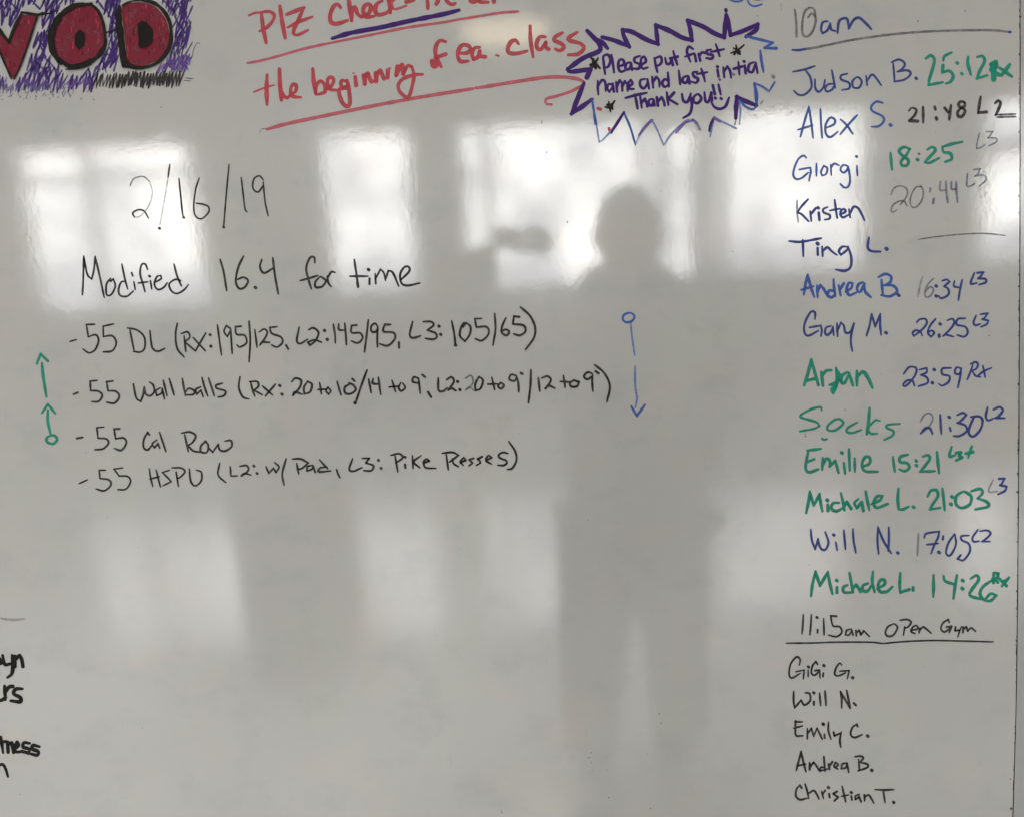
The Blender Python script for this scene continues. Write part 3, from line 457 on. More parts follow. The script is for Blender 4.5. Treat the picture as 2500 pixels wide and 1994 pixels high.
N black 15: 480,717 550,685/710,600 655,600/655,600 662,672/662,672 740,685 757,730 700,780 630,765/860,580 785,590/785,590 830,650/830,650 905,655 930,700 890,765 820,770/1095,590 1105,660 1125,740/1155,600 1175,680 1192,745/1100,677 1182,657/1270,600 1210,620 1260,670 1287,700 1215,736/1330,615 1350,740/1295,580 1370,580 1407,612 1362,665 1340,667/1445,590 1460,700 1500,737 1550,692 1552,620 1510,600/1712,540 1698,640 1765,708/1805,570 1810,650/1810,652 1865,650/1890,565 1950,560 1962,602 1905,652/1900,648 1930,628 1985,642
N black 20: 2012,563/2040,628
O black 14: 30,490 50,537/50,537 85,500 105,530/105,530 127,490 95,457/180,430 152,540 165,625/260,465 275,540/230,430 290,430 347,460 300,500 270,507/380,477 340,488 338,520 372,508 384,488/384,486 400,530/432,437 470,478 492,502/486,490 442,496 422,514 432,527 515,519/560,510 570,540 585,570/680,430 655,505 685,522 750,495/755,425 805,425 780,460/780,460 837,480 820,517 765,517/1000,410 1020,525/970,402 1030,390 1057,420 1010,457/1075,470 1077,498/1130,405 1135,500/1195,405 1140,450 1185,495/1215,460 1257,445 1240,430 1215,450 1230,495 1305,500/1385,400 1400,510/1355,387 1430,380 1477,402 1410,452/1430,430 1440,465 1475,487/1490,457 1532,440 1515,420 1490,450 1512,477/1590,425 1557,435 1582,460 1557,480/1655,412 1620,430 1642,455 1612,477/1690,437 1727,420 1702,405 1682,440 1722,467/1846,388 1815,380 1785,392 1778,412 1800,428 1832,440 1840,460 1815,478 1772,476/1855,300 1902,370 1912,440 1880,500 1845,508
O black 17: 875,440/895,500/1075,415
@handwritten_date|thin black date 2/16/19
P pale 11: 740,235 762,330 732,440 660,530 605,542/900,190 870,380 828,610
P gray 12: 567,265 600,205 680,185 735,228
P black 13: 605,542 590,505 640,477 690,490 728,550/915,82 900,190/995,205 1010,350 1025,500 1037,548/1172,200 1140,310 1125,450 1140,530 1190,557 1252,505 1257,455 1210,430 1147,420/1435,80 1410,350 1388,625/1542,195 1560,350 1575,470 1592,495/1735,215 1700,180 1652,210 1645,290 1690,322 1730,272/1735,235 1750,400 1778,530
P black 19: 825,640/1388,630/1037,545
@handwritten_heading|black words Modified 16.4 for time
P black 15: 148,1222 155,1100 160,885/160,885 190,1040 230,1085 250,1000 260,888/260,888 300,1060 340,1245/395,1080 360,1130 360,1220 400,1222 437,1150 420,1085 395,1105/495,955 520,1080 545,1170/530,1110 490,1110 465,1180 482,1230 540,1236 595,1190/600,1110 612,1175/580,1030 590,1057/720,1000 700,955 667,960 655,1040 680,1130 698,1195/640,1120 722,1110/745,1100 757,1170/790,1112 840,1082 835,1055 802,1065 780,1130 810,1177 860,1160 892,1120/952,955 980,1060 1017,1145/1010,1097 960,1090 910,1130 930,1190 980,1212 1040,1180 1078,1135
P black 20: 738,1060
Q black 17: 135,915 165,1020 192,1185/340,885 295,980 272,1100 300,1167 350,1157 380,1100 340,1070 290,1087/500,915 485,980 520,1032 600,990/597,900 615,1050 645,1215/965,940 960,895 922,900 890,990 910,1090 935,1170/840,1098 910,1080 990,1055/1010,1065 970,1110 975,1157 1030,1150 1062,1100 1020,1065/1075,1062 1085,1120 1108,1150/1080,1072 1110,1022 1140,1027/1312,915 1330,1040 1345,1155/1275,1060 1430,1060/1445,1080 1445,1130/1495,1040 1500,1125/1500,1080 1540,1000 1570,1030 1585,1095/1585,1090 1610,1012 1650,1030 1700,1145/1720,1092 1792,1020 1790,980 1752,980 1715,1040 1725,1120 1780,1142 1885,1120
Q black 24: 445,1160/1437,1003/1340,1120 1345,1150
@arrow|upper green arrow pointing up beside the workout list
K green 26: 108,532 142,448/142,448 205,510/153,530 165,650 192,820
@arrow|lower green arrow with a ring at its foot
K green 24: 155,960 205,887/205,887 268,965/205,940 205,1040 230,1150/230,1160 195,1180 200,1215 250,1232 287,1195 265,1160 230,1160
@arrow|blue line with a ring at its top
M blue 18: 1580,160 1525,175 1510,215 1540,242 1590,232 1614,190 1580,160
M sky 15: 1580,240 1590,350 1615,530
@arrow|blue arrow pointing down
M sky 17: 1618,625 1620,800 1635,900 1622,985
M blue 22: 1587,978 1635,1060/1635,1060 1703,965
@handwriting|thick black word end yn cut off at the left edge
R jet 30: -5,425 6,462/22,400 40,470 88,465/100,400 105,500 95,550 65,575/122,405 122,488/122,430 160,398 178,430 188,488
@handwriting|thick black word end ers cut off at the left edge
R jet 30: 38,650 45,755/45,690 75,655 105,650/180,670 130,672 112,710 165,740 165,775 92,768/-5,765 20,760 45,740
@handwriting|thick black word end tness cut off at the left edge
R jet 28: 8,1065 25,1188/0,1110 45,1100/62,1105 67,1188/67,1125 95,1110 112,1190/112,1160 152,1132 140,1105 117,1140 130,1182 165,1185/240,1115 197,1110 190,1145 240,1162 235,1195 178,1180/320,1142 272,1130 265,1160 312,1182 305,1212 257,1202
@handwriting|black letter n cut off near the lower left corner
R jet 24: -10,1300 15,1285 35,1300 52,1340 65,1385
@erased_mark|faint gray smear above the thick black words
R pale 20: 10,95 100,108 195,100
"""
PSTROKES = []
COLOUR = {'jet': 'black', 'brush': 'black', 'navy': 'blue', 'sky': 'blue', 'bluegray': 'faint blue gray', 'rose': 'red', 'pale': 'faint gray', 'lilac': 'purple'}
def write_all(parent):
    entries = []
    for ln in TEXT.strip().splitlines():
        if ln.startswith('@'): entries.append((ln[1:].split('|'), [])); continue
        head, body = ln.split(':', 1); crop, ik, w = head.split(); k = CROPS[crop][2]
        for st in body.strip().split('/'): entries[-1][1].append((conv(crop, st), float(w)/k*1.04, ik))
    for (name, label), strokes in entries:
        groups = [strokes]
        if name.startswith(('handwritten', 'workout', 'handwriting')):
            # one part per word: strokes whose spans touch or nearly touch belong together
            two = name == 'handwritten_heading' and 'Plz' in label
            ss = sorted(strokes, key=lambda q: min(p[0] for p in q[0])); groups = []; right = -1e9
            hs = max(max(p[1] for p in q[0]) - min(p[1] for p in q[0]) for q in ss)
            for q in ss:
                x0 = min(p[0] for p in q[0]); x1 = max(p[0] for p in q[0])
                if x0 - right > max(13, hs*.26): groups.append([])
                groups[-1].append(q); right = max(right, x1)
        for g in groups:
            pen = Pen(.00014 if name not in ('star', 'ink_dot') else .0003)
            for pts, w, ik in g: pen.line(pts, w*(1.14 if ik in ('black', 'navy', 'blue') else 1.05), ik)
            if len(groups) > 1:
                ik = max(set(q[2] for q in g), key=lambda c: sum(1 for q in g if q[2] == c))
                pen.build('handwritten_word', parent, COLOUR.get(ik, ik) + ' handwritten word')
            else: pen.build(name, parent, label)

# ---------------------------------------------------------------- the whiteboard
whiteboard = empty('whiteboard', W)
tag(whiteboard, 'large glossy whiteboard covered in marker handwriting with a list of names down its right side', 'whiteboard')
EDGE_PX = [(0, 2489.5), (400, 2489.2), (700, 2488.4), (1000, 2486.5), (1200, 2485.6), (1360, 2484), (1600, 2481.5), (1750, 2479), (1850, 2476), (1994, 2471.5)]
def edge_x(py):
    if py <= 0: return 2489.5
    for (a, xa), (b, xc) in zip(EDGE_PX, EDGE_PX[1:]):
        if py <= b: return xa + (xc-xa)*(py-a)/(b-a)
    return 2471.5 - (py-1994)*.035
def panel(name, left, right, y0, y1, front, mat, parent, chip=0):
    """an upright sheet whose left/right outlines follow functions of the photo row"""
    bm = bmesh.new(); n = 170; rows = []
    for i in range(n+1):
        py = y0 + (y1-y0)*i/n; xl, xr = left(py), right(py)
        if chip: 
            xr2 = xr - chip*max(0, noise.noise(Vector((py*.05, 3, 0)))-.25)*4
        else: xr2 = xr
        rows.append([bm.verts.new((to_board(x, py)[0], y, to_board(x, py)[1])) for x in (xl, xr2) for y in (-front, -front+.0058)])
    for a, b in zip(rows, rows[1:]):
        for i, j in ((0, 2), (2, 3), (3, 1), (1, 0)):
            f = bm.faces.new((a[i], a[j], b[j], b[i]))
            if (i, j) != (0, 2): f.material_index = 1
    bm.faces.new(rows[0]); bm.faces.new(rows[-1])
    bmesh.ops.recalc_face_normals(bm, faces=bm.faces[:])
    o = mesh_bm(bm, name, mat, parent); o.data.materials.append(EDGE); return o
panel('writing_surface', lambda p: -620, edge_x, -330, 2300, 0, BOARD, whiteboard, chip=1.2)
write_all(whiteboard)
boxobj('seam_dark_strip', (to_board(2440, 0)[0], to_board(2540, 0)[0], .0062, .02, -.9, .8), EDGE, whiteboard)  # dark strip added behind the gap, hides the lit wall so the seam reads dark

board2 = empty('neighbouring_whiteboard', W)
tag(board2, 'second duller gray panel showing as a narrow strip right of the seam', 'whiteboard')
panel('writing_surface', lambda p: edge_x(p)+4.0+.9*noise.noise(Vector((p*.01, 9, 1))), lambda p: 4200, -330, 2300, -.0015, BOARD2, board2)
# dirt caught along the seam
pen = Pen(.0002)
for i in range(70):
    py = random.uniform(0, 1994)
    pen.line([(edge_x(py)-random.uniform(.3, 2.6), py), (edge_x(py)-random.uniform(.3, 2), py+random.uniform(1, 5))], random.uniform(1, 2.2), 'brush')
for px, py, r in ((2485, 1098, 4.5), (2484.5, 1155, 5), (2483, 1200, 5), (2490, 42, 5), (2486, 700, 4), (2468, 1972, 5), (2466, 1900, 3)): pen.line([(px, py)], r, 'brush')
dirt = pen.build('seam_dirt', whiteboard); dirt['kind'] = 'stuff'
# stray specks and dry pen crumbs
pen = Pen(.0002)
for (x, y) in ((1436,1268),(1441,1840),(1444,1862),(1446,1882),(1480,1880),(1609,1740),(1612,1764),(392,263),(131,323),(1335,372),(1590,400),(2066,1004),(2414,820),(1966,1066),(1965,1056),(1904,12),(1910,20),(2355,26),(2240,52),(2106,1065),(48,1937),(1790,615),(1388,545),(1613,470),(1640,25),(1852,44),(1325,300),(1440,1860),(1439,1846),(1485,1945),(1585,1970),(1222,1980)):
    for k in range(random.choice((1, 1, 2))): pen.line([(x+random.uniform(-3, 3), y+random.uniform(-4, 4))], random.uniform(1.5, 3.2), random.choice(('gray', 'brush')))
for i in range(170): pen.line([(random.uniform(0, 2470), random.uniform(0, 1994))], random.uniform(.8, 1.9), random.choice(('gray', 'pale', 'pale')))
sp = pen.build('ink_specks', whiteboard); sp['kind'] = 'stuff'

# ---- the drawn banner, top left
def scaleA(pts): return [(a/4.3, b/4.3) for a, b in pts]
V = scaleA([(240,160),(400,168),(345,350),(270,560),(215,700),(158,825),(128,812),(60,670),(-176,150),(-90,150),(0,320),(105,455),(125,400),(175,275)])
Oo = scaleA([(960,60),(800,75),(690,135),(610,235),(575,330),(565,450),(590,560),(650,645),(730,695),(850,690),(950,650),(1040,585),(1095,490),(1100,340),(1070,205),(1015,115)])
Oh = scaleA([(845,320),(885,345),(900,400),(890,470),(860,515),(830,525),(800,490),(790,420),(805,350)])
Dd = scaleA([(1285,75),(1400,35),(1520,35),(1640,85),(1735,195),(1778,330),(1775,470),(1705,590),(1590,672),(1460,702),(1340,672),(1320,450)])
Dh = scaleA([(1452,255),(1520,230),(1562,262),(1610,330),(1612,410),(1590,470),(1550,498),(1470,512),(1458,400)])
def inside(p, poly):
    c = False; j = len(poly)-1
    for i in range(len(poly)):
        if (poly[i][1] > p[1]) != (poly[j][1] > p[1]) and p[0] < (poly[j][0]-poly[i][0])*(p[1]-poly[i][1])/(poly[j][1]-poly[i][1])+poly[i][0]: c = not c
        j = i
    return c
def near_letter(p, r=10):
    for poly in (V, Oo, Dd):
        for dx, dy in ((0,0),(r,0),(-r,0),(0,r),(0,-r),(r*.7,r*.7),(-r*.7,r*.7),(r*.7,-r*.7),(-r*.7,-r*.7)):
            if inside((p[0]+dx, p[1]+dy), poly): return True
    return False
pen = Pen(.00004, 4e-7); rng = random.Random(3)
def hatch(x0, x1, y0, y1, length, step, ik, w, ang=66, keep=.9, amp=.25):
    """zigzag pen strokes, cut where they would run into a letter"""
    rows = int((y1-y0)/(length*.62))+1
    for r in range(rows):
        yy = y0 + r*length*.62; x = x0 + rng.uniform(-4, 4); zig = []
        while x < x1:
            a = R(ang + rng.uniform(-9, 9)); ln = length*rng.uniform(.65, 1.2)
            top = (x + math.cos(a)*ln*.5, yy - math.sin(a)*ln*.5 + rng.uniform(-3, 3)); bot = (x - math.cos(a)*ln*.5, yy + math.sin(a)*ln*.5 + rng.uniform(-3, 3))
            for q in ((bot, top) if len(zig) % 2 == 0 else (bot, top)):
                bad = (q[0] > 228 and q[1] > 186) or near_letter(q) or near_letter(((q[0]+x)/2, (q[1]+yy)/2)) or rng.random() > keep or q[0] > 470 or q[1] < -60
                if bad:
                    if len(zig) > 1: pen.line(zig, w*rng.uniform(.8, 1.15), ik, jitter=amp)
                    zig = []
                else:
                    if zig and any(near_letter((zig[-1][0]+(q[0]-zig[-1][0])*t, zig[-1][1]+(q[1]-zig[-1][1])*t), 11) for t in (.25, .5, .75)):
                        if len(zig) > 1: pen.line(zig, w*rng.uniform(.8, 1.15), ik, jitter=amp)
                        zig = []
                    zig.append(q)
            x += step*rng.uniform(.75, 1.3)
        if len(zig) > 1: pen.line(zig, w, ik, jitter=amp)
hatch(-8, 468, -6, 205, 42, 9.6, 'hatch', 4.7, 66, .93)
hatch(-8, 468, 14, 190, 30, 26, 'hatch', 4.6, 60, .8)
hatch(-8, 226, 200, 222, 20, 7, 'lilac', 3.4, 62, .7)
hatch(-8, 180, 214, 240, 14, 8, 'bluegray', 2.6, 60, .55)
hatch(390, 468, 150, 185, 26, 6, 'lilac', 4, 62, .9)
banner = pen.build('drawn_banner', whiteboard, 'red bubble letters VOD on purple hatching, top left')
pen = Pen(.0006); hold = rng
# black scribble row under the D
z = []
x = 232.0
while x < 452:
    z += [(x-5+rng.uniform(-2, 2), 212-(x-232)*.012+rng.uniform(-4, 5)), (x+5+rng.uniform(-1, 2), 183-(x-232)*.03+rng.uniform(-5, 4))]
    x += rng.uniform(6.5, 9.5)
for i in range(0, len(z)-6, 5): pen.line(z[i:i+6], (3.2 if i < 12 else 5.2)*rng.uniform(.8, 1.15), 'brush', jitter=.25)
for p in ('455,192 472,193', '450,198 465,199'): pen.line([tuple(float(c) for c in q.split(',')) for q in p.split()], 2, 'brush')
for i in range(46):
    x, y = rng.uniform(0, 230), rng.uniform(205, 246); pen.line([(x, y), (x+rng.uniform(-4, 5), y+rng.uniform(-4, 3))], rng.uniform(1.5, 3.5), rng.choice(('gray', 'pale', 'bluegray')))
pen.line([(462,50),(466,70),(461,80)], 4, 'hatch'); pen.line([(470,140),(474,122),(482,107),(489,108)], 1.8, 'brush'); pen.line([(470,138),(467,146)], 3, 'hatch')
pen.line([(440,-4),(452,-2),(462,4),(468,4)], 4, 'purple')
sc_ = pen.build('black_scribble', banner)
def letter(name, fills, holes, strokes, label):
    pen = Pen(.0009)
    for p in fills: pen.poly(p, 'fill')
    # brush tracks inside the red
    r2 = random.Random(len(label))
    for p in fills:
        xs = [q[0] for q in p]; ys = [q[1] for q in p]
        for i in range(90):
            x, y = r2.uniform(min(xs), max(xs)), r2.uniform(min(ys), max(ys)); d = r2.uniform(5, 16)
            q = (x+d*.2*r2.uniform(-1, 1), y+d)
            if all(inside(k, p) for k in ((x, y), q, (x-3, y), (q[0]+3, q[1]))) : pen.line([(x, y), q], r2.uniform(1, 3.5), r2.choice(('deep', 'fill', 'deep', 'fill', 'fill', 'red')))
    pen.build(name, banner, label)
    pen = Pen(.0018)
    for p in holes: pen.poly(p, 'jet')
    for w, body in strokes:
        for st in body.split('/'): pen.line(conv('A', st), w/4.3*1.12, 'jet', jitter=.2)
    pen.build('letter_outline', banner)
letter('letter_fill', [V], [], [(30, '238,142 170,270 122,390 103,455/-100,160 0,318 100,450'), (26, '235,138 320,152 405,162'), (20, '405,160 340,360 272,560 212,720 155,835/-176,160 0,540 60,680 128,832'), (14, '420,168 500,155 600,125'), (26,'410,165 460,150')], 'red letter V')
letter('letter_fill', [Oo], [Oh], [(44, '960,52 800,68 680,135 595,235/950,640 850,695 730,700 640,640'), (64, '640,170 590,250 550,350 545,450 570,560 640,660'), (28, '960,52 1020,105 1075,200 1105,340 1115,480'), (42, '1115,430 1105,490 1045,590 950,660 850,700 740,722'), (16, '700,735 850,725 960,685/1120,350 1215,330')], 'red letter O')
letter('letter_fill', [Dd], [Dh], [(66, '1250,130 1262,300 1285,500 1305,690'), (34, '1500,12 1620,40 1720,120 1785,240 1802,370 1785,500 1710,620 1600,695 1460,722 1330,705'), (20, '1290,65 1380,25 1500,8'), (30, '1262,80 1270,130/1225,150 1240,220'), (40,'1330,640 1380,700 1500,722')], 'red letter D')

# ---------------------------------------------------------------- the room the board mirrors
def mirror_ray(px, py, ywall):
    d = W3 @ Vector((px-PCX, -FPX, PCY-py)); t = (ywall-EYE.y)/d.y; return EYE + d*t
PAINT = simple('gray_wall_paint', (.15, .143, .132), .7, 0, .06, 3)
DARKP = simple('dark_wall_paint', (.16, .155, .15), .7, 0, .08, 3)
FRAME = simple('white_window_frame', (.55, .55, .54), .5, 0, .05, 8)
m, N, L, b = newmat('polished_floor')
tc = N.new('ShaderNodeTexCoord').outputs['Object']; fn = noisen(N, L, tc, 1.3, 6, .6)
L.new(ramp(N, L, fn, [(.3, (.30, .295, .285)), (.7, (.46, .455, .44))]), b.inputs['Base Color'])
L.new(mathn(N, L, 'ADD', mathn(N, L, 'MULTIPLY', fn, .16), .06), b.inputs['Roughness']); b.inputs['IOR'].default_value = 2.7
FLOORM = m
m, N, L, b = newmat('daylit_window_glass')
tc = N.new('ShaderNodeTexCoord').outputs['Object']
n1 = noisen(N, L, tc, 1.7, 4, .55, sx=(1, 1, .8))
sp3 = N.new('ShaderNodeSeparateXYZ'); L.new(tc, sp3.inputs[0])
rise = mathn(N, L, 'MULTIPLY', mathn(N, L, 'SUBTRACT', sp3.outputs[2], FLOOR+1.15), .9)
n2 = noisen(N, L, tc, 5.5, 4, .6, sx=(1.2, 1, .7))
n1 = mathn(N, L, 'ADD', mathn(N, L, 'MULTIPLY', n1, .62), mathn(N, L, 'MULTIPLY', n2, .38))
low = mathn(N, L, 'ADD', mathn(N, L, 'MULTIPLY', n1, 2.2), mathn(N, L, 'SUBTRACT', mathn(N, L, 'MINIMUM', rise, .36), .66))
colr = ramp(N, L, low, [(.08, (.12, .12, .115)), (.56, (.36, .37, .39)), (1.0, (1, .985, .955))])
em = N.new('ShaderNodeEmission'); L.new(colr, em.inputs[0]); em.inputs[1].default_value = WINDOW_LIGHT
L.new(em.outputs[0], N['Material Output'].inputs[0]); GLASS = m

fl = boxobj('floor', (-9, 9, -7.3, 1.5, FLOOR-.1, FLOOR), FLOORM); tag(fl, kind='structure')
YW = -7.0
ztop = mirror_ray(1250, 300, YW).z; zbot = mirror_ray(1250, 712, YW).z
wins = [(58, 482, [225], True), (790, 1012, [], False), (1132, 1716, [1197], False), (1738, 2118, [], False), (2392, 2700, [], False)]
spans = []
for a, c, mull, tr in wins:
    xa = mirror_ray(a, 520, YW).x; xc = mirror_ray(c, 520, YW).x; spans.append((min(xa, xc), max(xa, xc), [mirror_ray(q, 520, YW).x for q in mull], tr))
spans.sort()
bm = bmesh.new(); zc = FLOOR+4.6; prev = -9
for x0, x1, _, _ in spans:
    box(bm, prev, x0, YW-.25, YW, FLOOR, zc); prev = x1
    box(bm, x0, x1, YW-.25, YW, FLOOR, zbot); box(bm, x0, x1, YW-.25, YW, ztop, zc)
box(bm, prev, 9, YW-.25, YW, FLOOR, zc)
wall = mesh_bm(bm, 'window_wall', PAINT); tag(wall, kind='structure')
for x0, x1, mull, tr in spans:
    bm = bmesh.new(); t = .035
    for bb in ((x0, x0+t, zbot, ztop), (x1-t, x1, zbot, ztop), (x0+t, x1-t, zbot, zbot+t), (x0+t, x1-t, ztop-t, ztop)): box(bm, bb[0], bb[1], YW-.12, YW-.04, bb[2], bb[3])
    for q in mull: box(bm, q-.045, q+.045, YW-.13, YW-.03, zbot+t, ztop-t)
    if tr:
        zt = ztop-.30
        box(bm, x0+t, x1-t, YW-.12, YW-.05, zt-.03, zt+.03)
    w_ = mesh_bm(bm, 'window', FRAME, wall)
    boxobj('pane', (x0+.002, x1-.002, YW-.20, YW-.14, zbot+.002, ztop-.002), GLASS, w_)
bw = boxobj('board_wall', (-9, 9, 1.2, 1.35, FLOOR, FLOOR+4.6), PAINT); tag(bw, kind='structure')

# pendant lamp
LP = mirror_ray(1232, 66, -4.6)
lamp = empty('pendant_lamp', loc=LP); tag(lamp, 'warm round pendant lamp glowing above the floor, mirrored at the top of the board', 'lamp')
def lathe(name, prof, m, parent, seg=32):
    bm = bmesh.new(); rings = []
    for r, z in prof: rings.append([bm.verts.new((r*math.cos(2*math.pi*i/seg), r*math.sin(2*math.pi*i/seg), z)) for i in range(seg)])
    for a, c in zip(rings, rings[1:]):
        for i in range(seg): bm.faces.new((a[i], a[(i+1) % seg], c[(i+1) % seg], c[i]))
    bm.faces.new(rings[0]); bm.faces.new(rings[-1]); bmesh.ops.recalc_face_normals(bm, faces=bm.faces[:])
    return mesh_bm(bm, name, m, parent, True)
m, N, L, b = newmat('warm_lamp_glass'); em = N.new('ShaderNodeEmission'); em.inputs[0].default_value = (1, .80, .52, 1); em.inputs[1].default_value = 4.6
L.new(em.outputs[0], N['Material Output'].inputs[0]); WARM = m
METAL = simple('dark_metal', (.05, .05, .05), .4, .8)
lathe('diffuser', [(.02, -.10), (.20, -.085), (.29, -.03), (.29, .0), (.02, .01)], WARM, lamp)
lathe('lamp_shade', [(.30, .011), (.30, .03), (.12, .12), (.03, .16)], METAL, lamp)
lathe('cord', [(.008, .16), (.008, FLOOR+4.6-LP.z)], METAL, lamp, 8)

# ---------------------------------------------------------------- the photographer
PY = -1.22
def PP(px, py, dy=0): return mirror_ray(px, py, PY+dy)
P0 = PP(1530, 560); P0.z = FLOOR
person = empty('person', loc=P0)
tag(person, 'person in dark jacket and wide trousers raising one arm with a phone', 'person')
JACK = simple('charcoal_jacket_cloth', (.022, .022, .024), .85, 0, .25, 30, .002)
SHORT = simple('dark_gray_trouser_cloth', (.03, .03, .032), .85, 0, .25, 30, .002)
SKIN = simple('skin', (.22, .13, .09), .5, 0, .08, 15)
HAIR = simple('dark_brown_hair', (.02, .014, .01), .6, 0, .3, 40)
SHOE = simple('black_shoe_rubber', (.015, .015, .015), .5)
def skinned(name, verts, edges, m, parent, sub=2, root=0):
    me = bpy.data.meshes.new(name); me.from_pydata([v[:3] for v in verts], edges, []); o = link(name, me, m, parent)
    md = o.modifiers.new('skin', 'SKIN'); md.use_smooth_shade = True
    for i, v in enumerate(verts):
        r = v[3] if isinstance(v[3], tuple) else (v[3], v[3]); me.skin_vertices[0].data[i].radius = r; me.skin_vertices[0].data[i].use_root = (i == root)
    s2 = o.modifiers.new('sub', 'SUBSURF'); s2.levels = sub; s2.render_levels = sub
    return o
HS = 1.15                     # a tall person
person.scale = (HS, HS, HS)
def rel(v): return ((v.x-P0.x)/HS, (v.y-P0.y)/HS, (v.z-P0.z)/HS)
elbow = rel(PP(1120, 765)); wrist = rel(PP(1200, 594)); hand = rel(PP(1238, 572, .03)); ph = rel(PP(1288, 582, .05))
sgn = 1 if elbow[0] > 0 else -1
sh = .19*sgn
body = [(0,0,.95,(.15,.11)), (0,0,1.12,(.14,.10)), (0,0,1.30,(.17,.11)), (0,0,1.40,(.10,.08)), (0,.01,1.46,.055), (0,.02,1.52,(.080,.09)), (0,.02,1.59,(.082,.10)), (0,.01,1.645,(.06,.068)),
        (sh,0,1.37,.062), (elbow[0]*.55+sh*.45,elbow[1]*.5,(elbow[2]+1.37)*.5,.050), (*elbow,.044), ((elbow[0]+wrist[0])/2,(elbow[1]+wrist[1])/2,(elbow[2]+wrist[2])/2,.038), (*wrist,.028),
        (-sh,0,1.37,.062), (-sh*1.08,-.01,1.10,.046), (-sh*.80,.10,.90,.030),
        (.09,0,.84,.095), (.10,.02,.50,.060), (.10,-.02,.30,.052), (.10,-.02,.09,.036), (.10,.10,.04,.035), (.10,.19,.035,.028),
        (-.09,0,.84,.095), (-.10,.02,.50,.060), (-.10,-.02,.30,.052), (-.10,-.02,.09,.036), (-.10,.10,.04,.035), (-.10,.19,.035,.028)]
bed = [(0,1),(1,2),(2,3),(3,4),(4,5),(5,6),(6,7),(2,8),(8,9),(9,10),(10,11),(11,12),(2,13),(13,14),(14,15),(0,16),(16,17),(17,18),(18,19),(19,20),(20,21),(0,22),(22,23),(23,24),(24,25),(25,26),(26,27)]
skinned('body', body, bed, SKIN, person)
jk = [(0,0,.72,(.19,.15)), (0,0,.95,(.19,.14)), (0,0,1.12,(.18,.13)), (0,0,1.30,(.20,.13)), (0,0,1.40,(.175,.11)), (0,-.01,1.46,(.135,.09)), (0,-.02,1.51,(.100,.07)),
      (sh*.9,0,1.34,.095), body[9][:3]+(.070,), (*elbow,.064), ((elbow[0]+wrist[0])/2,(elbow[1]+wrist[1])/2,(elbow[2]+wrist[2])/2,.064), (wrist[0]*.9+elbow[0]*.1, wrist[1]*.9+elbow[1]*.1, wrist[2]*.9+elbow[2]*.1,.052),
      (-sh*.9,0,1.34,.095), (-sh*1.08,-.01,1.10,.066), (-sh*.85,.06,.94,.05)]
skinned('jacket', jk, [(0,1),(1,2),(2,3),(3,4),(4,5),(5,6),(3,7),(7,8),(8,9),(9,10),(10,11),(3,12),(12,13),(13,14)], JACK, person)
skinned('trousers', [(0,0,.92,(.19,.14)),(.085,0,.80,.13),(.10,.01,.62,.125),(.118,.01,.42,.098),(.13,0,.22,.090),(.135,0,.07,.085),(-.085,0,.80,.13),(-.10,.01,.62,.125),(-.118,.01,.42,.098),(-.13,0,.22,.090),(-.135,0,.07,.085)], [(0,1),(1,2),(2,3),(3,4),(4,5),(0,6),(6,7),(7,8),(8,9),(9,10)], SHORT, person)
bm = bmesh.new(); bmesh.ops.create_icosphere(bm, subdivisions=4, radius=1)
for v in bm.verts:
    d = 1 + .05*noise.noise(v.co*4); v.co = Vector((v.co.x*.076*d, v.co.y*.095*d+.005, v.co.z*.100*d+1.595))
bmesh.ops.delete(bm, geom=[v for v in bm.verts if v.co.z < 1.52 or (v.co.y > .05 and v.co.z < 1.645)], context='VERTS')
hair = mesh_bm(bm, 'hair', HAIR, person, True); sm = hair.modifiers.new('thickness', 'SOLIDIFY'); sm.thickness = .012
for s in (-1, 1):
    skinned('shoe', [(.10*s,-.05,.04,.045),(.10*s,.06,.045,.048),(.10*s,.18,.035,.038)], [(0,1),(1,2)], SHOE, person, 1)
# hand: palm, four fingers curled round the phone and a thumb
hx, hy, hz = hand; dirx = (Vector(ph)-Vector(hand)).normalized()
palm = skinned('hand', [(*wrist,.032), (hx,hy,hz,(.042,.026)), (hx+dirx.x*.04, hy, hz+dirx.z*.04, (.042,.024))], [(0,1),(1,2)], SKIN, person)
for i, ln in enumerate((.070, .078, .073, .056)):
    b0 = Vector((hx, hy-.01, hz)) + dirx*.05 + Vector((0, 0, .026-.017*i)); b1 = b0 + dirx*ln*.5 + Vector((0, -.012, 0)); b2 = b1 + dirx*ln*.35 + Vector((0, .012, -.006)); b3 = b2 + Vector((0, .022, -.004))
    skinned('finger', [(*b0,.010),(*b1,.0095),(*b2,.009),(*b3,.008)], [(0,1),(1,2),(2,3)], SKIN, palm, 1)
t0 = Vector((hx, hy+.005, hz-.022)); t1 = t0 + dirx*.03 + Vector((0, .018, -.006)); t2 = t1 + dirx*.03 + Vector((0, .006, .006))
skinned('thumb', [(*t0,.013),(*t1,.012),(*t2,.010)], [(0,1),(1,2)], SKIN, palm, 1)
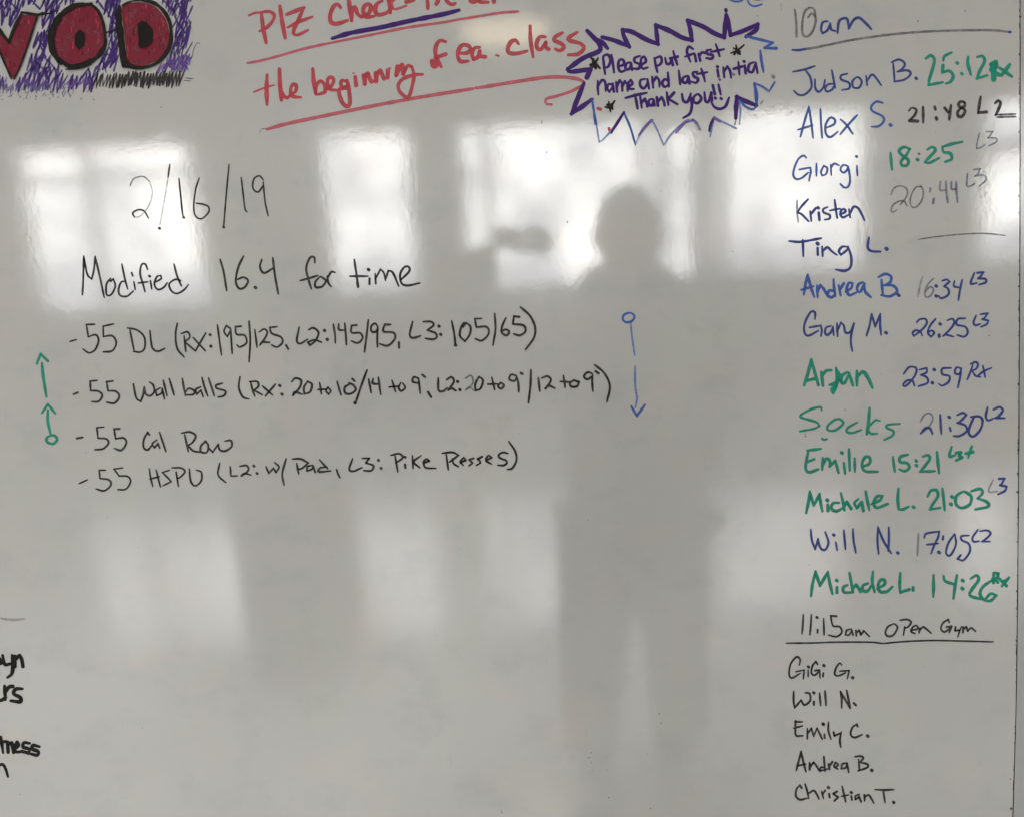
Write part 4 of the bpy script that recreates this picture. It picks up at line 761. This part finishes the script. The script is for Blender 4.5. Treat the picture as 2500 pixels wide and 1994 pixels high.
# face
lathe_o = skinned('nose', [(0,.095,1.575,.010),(0,.118,1.55,.014)], [(0,1)], SKIN, person, 1)
for s in (-1, 1): skinned('ear', [(.074*s,.03,1.60,.010),(.079*s,.025,1.57,.013),(.074*s,.03,1.54,.009)], [(0,1),(1,2)], SKIN, person, 1)
PHN = simple('phone_glass', (.01, .01, .012), .15, 0, .1)
phone = empty('phone', loc=P0 + Vector(ph)*HS); tag(phone, 'black phone held up in the raised hand of the mirrored person', 'phone')
phone.rotation_euler = (R(58), R(-10)*sgn, 0)
boxobj('case', (-.078, .078, -.004, .004, -.037, .037), PHN, phone, .003)
lathe_c = boxobj('camera_lens', (.052, .068, .0041, .0055, .014, .030), METAL, phone)

# gym gear standing by the window wall, seen only as dark shapes in the mirror
def rack(px0, px1, y, h, label):
    a, c = mirror_ray(px0, 700, y), mirror_ray(px1, 700, y); x0, x1 = min(a.x, c.x), max(a.x, c.x)
    t = empty('squat_rack', loc=((x0+x1)/2, y, FLOOR)); tag(t, label, 'squat rack', 'racks standing in the mirrored room'); w = (x1-x0)/2
    for s in (-1, 1):
        for yy in (0, .9): boxobj('post', (s*w-.035, s*w+.035, yy-.035, yy+.035, 0, h), METAL, t)
        boxobj('side_rail', (s*w-.03, s*w+.03, .036, .864, h-.12, h-.05), METAL, t)
    boxobj('crossbar', (-w+.036, w-.036, -.03, .03, h-.12, h-.05), METAL, t)
rack(1572, 1700, -6.2, 2.6, 'slim black squat rack behind the head of the mirrored person')
rack(2120, 2370, -5.4, 2.25, 'tall black squat rack in front of the right windows, a blurred reflection in the board')

# dark cabinet added to deepen the mirrored band between the window reflections
ca = mirror_ray(605, 1640, -1.86); cb = mirror_ray(845, 1640, -1.86); cx0, cx1 = min(ca.x, cb.x), max(ca.x, cb.x); cw = (cx1-cx0)/2
CAB = simple('charcoal_cabinet_paint', (.03, .029, .028), .7, 0, .15, 12)
cab = empty('darkening_cabinet', loc=((cx0+cx1)/2, -1.9, FLOOR)); tag(cab, 'narrow charcoal cabinet added to darken the upright patch mirrored left of the person', 'cabinet')
boxobj('cabinet_body', (-cw, cw, -.42, 0, .06, 1.24), CAB, cab, .006)
boxobj('plinth', (-cw+.02, cw-.02, -.40, -.02, 0, .058), METAL, cab)
boxobj('door', (-cw+.012, cw-.012, .002, .020, .08, 1.22), CAB, cab, .003)
boxobj('handle', (cw-.06, cw-.045, .022, .045, .60, .78), METAL, cab)
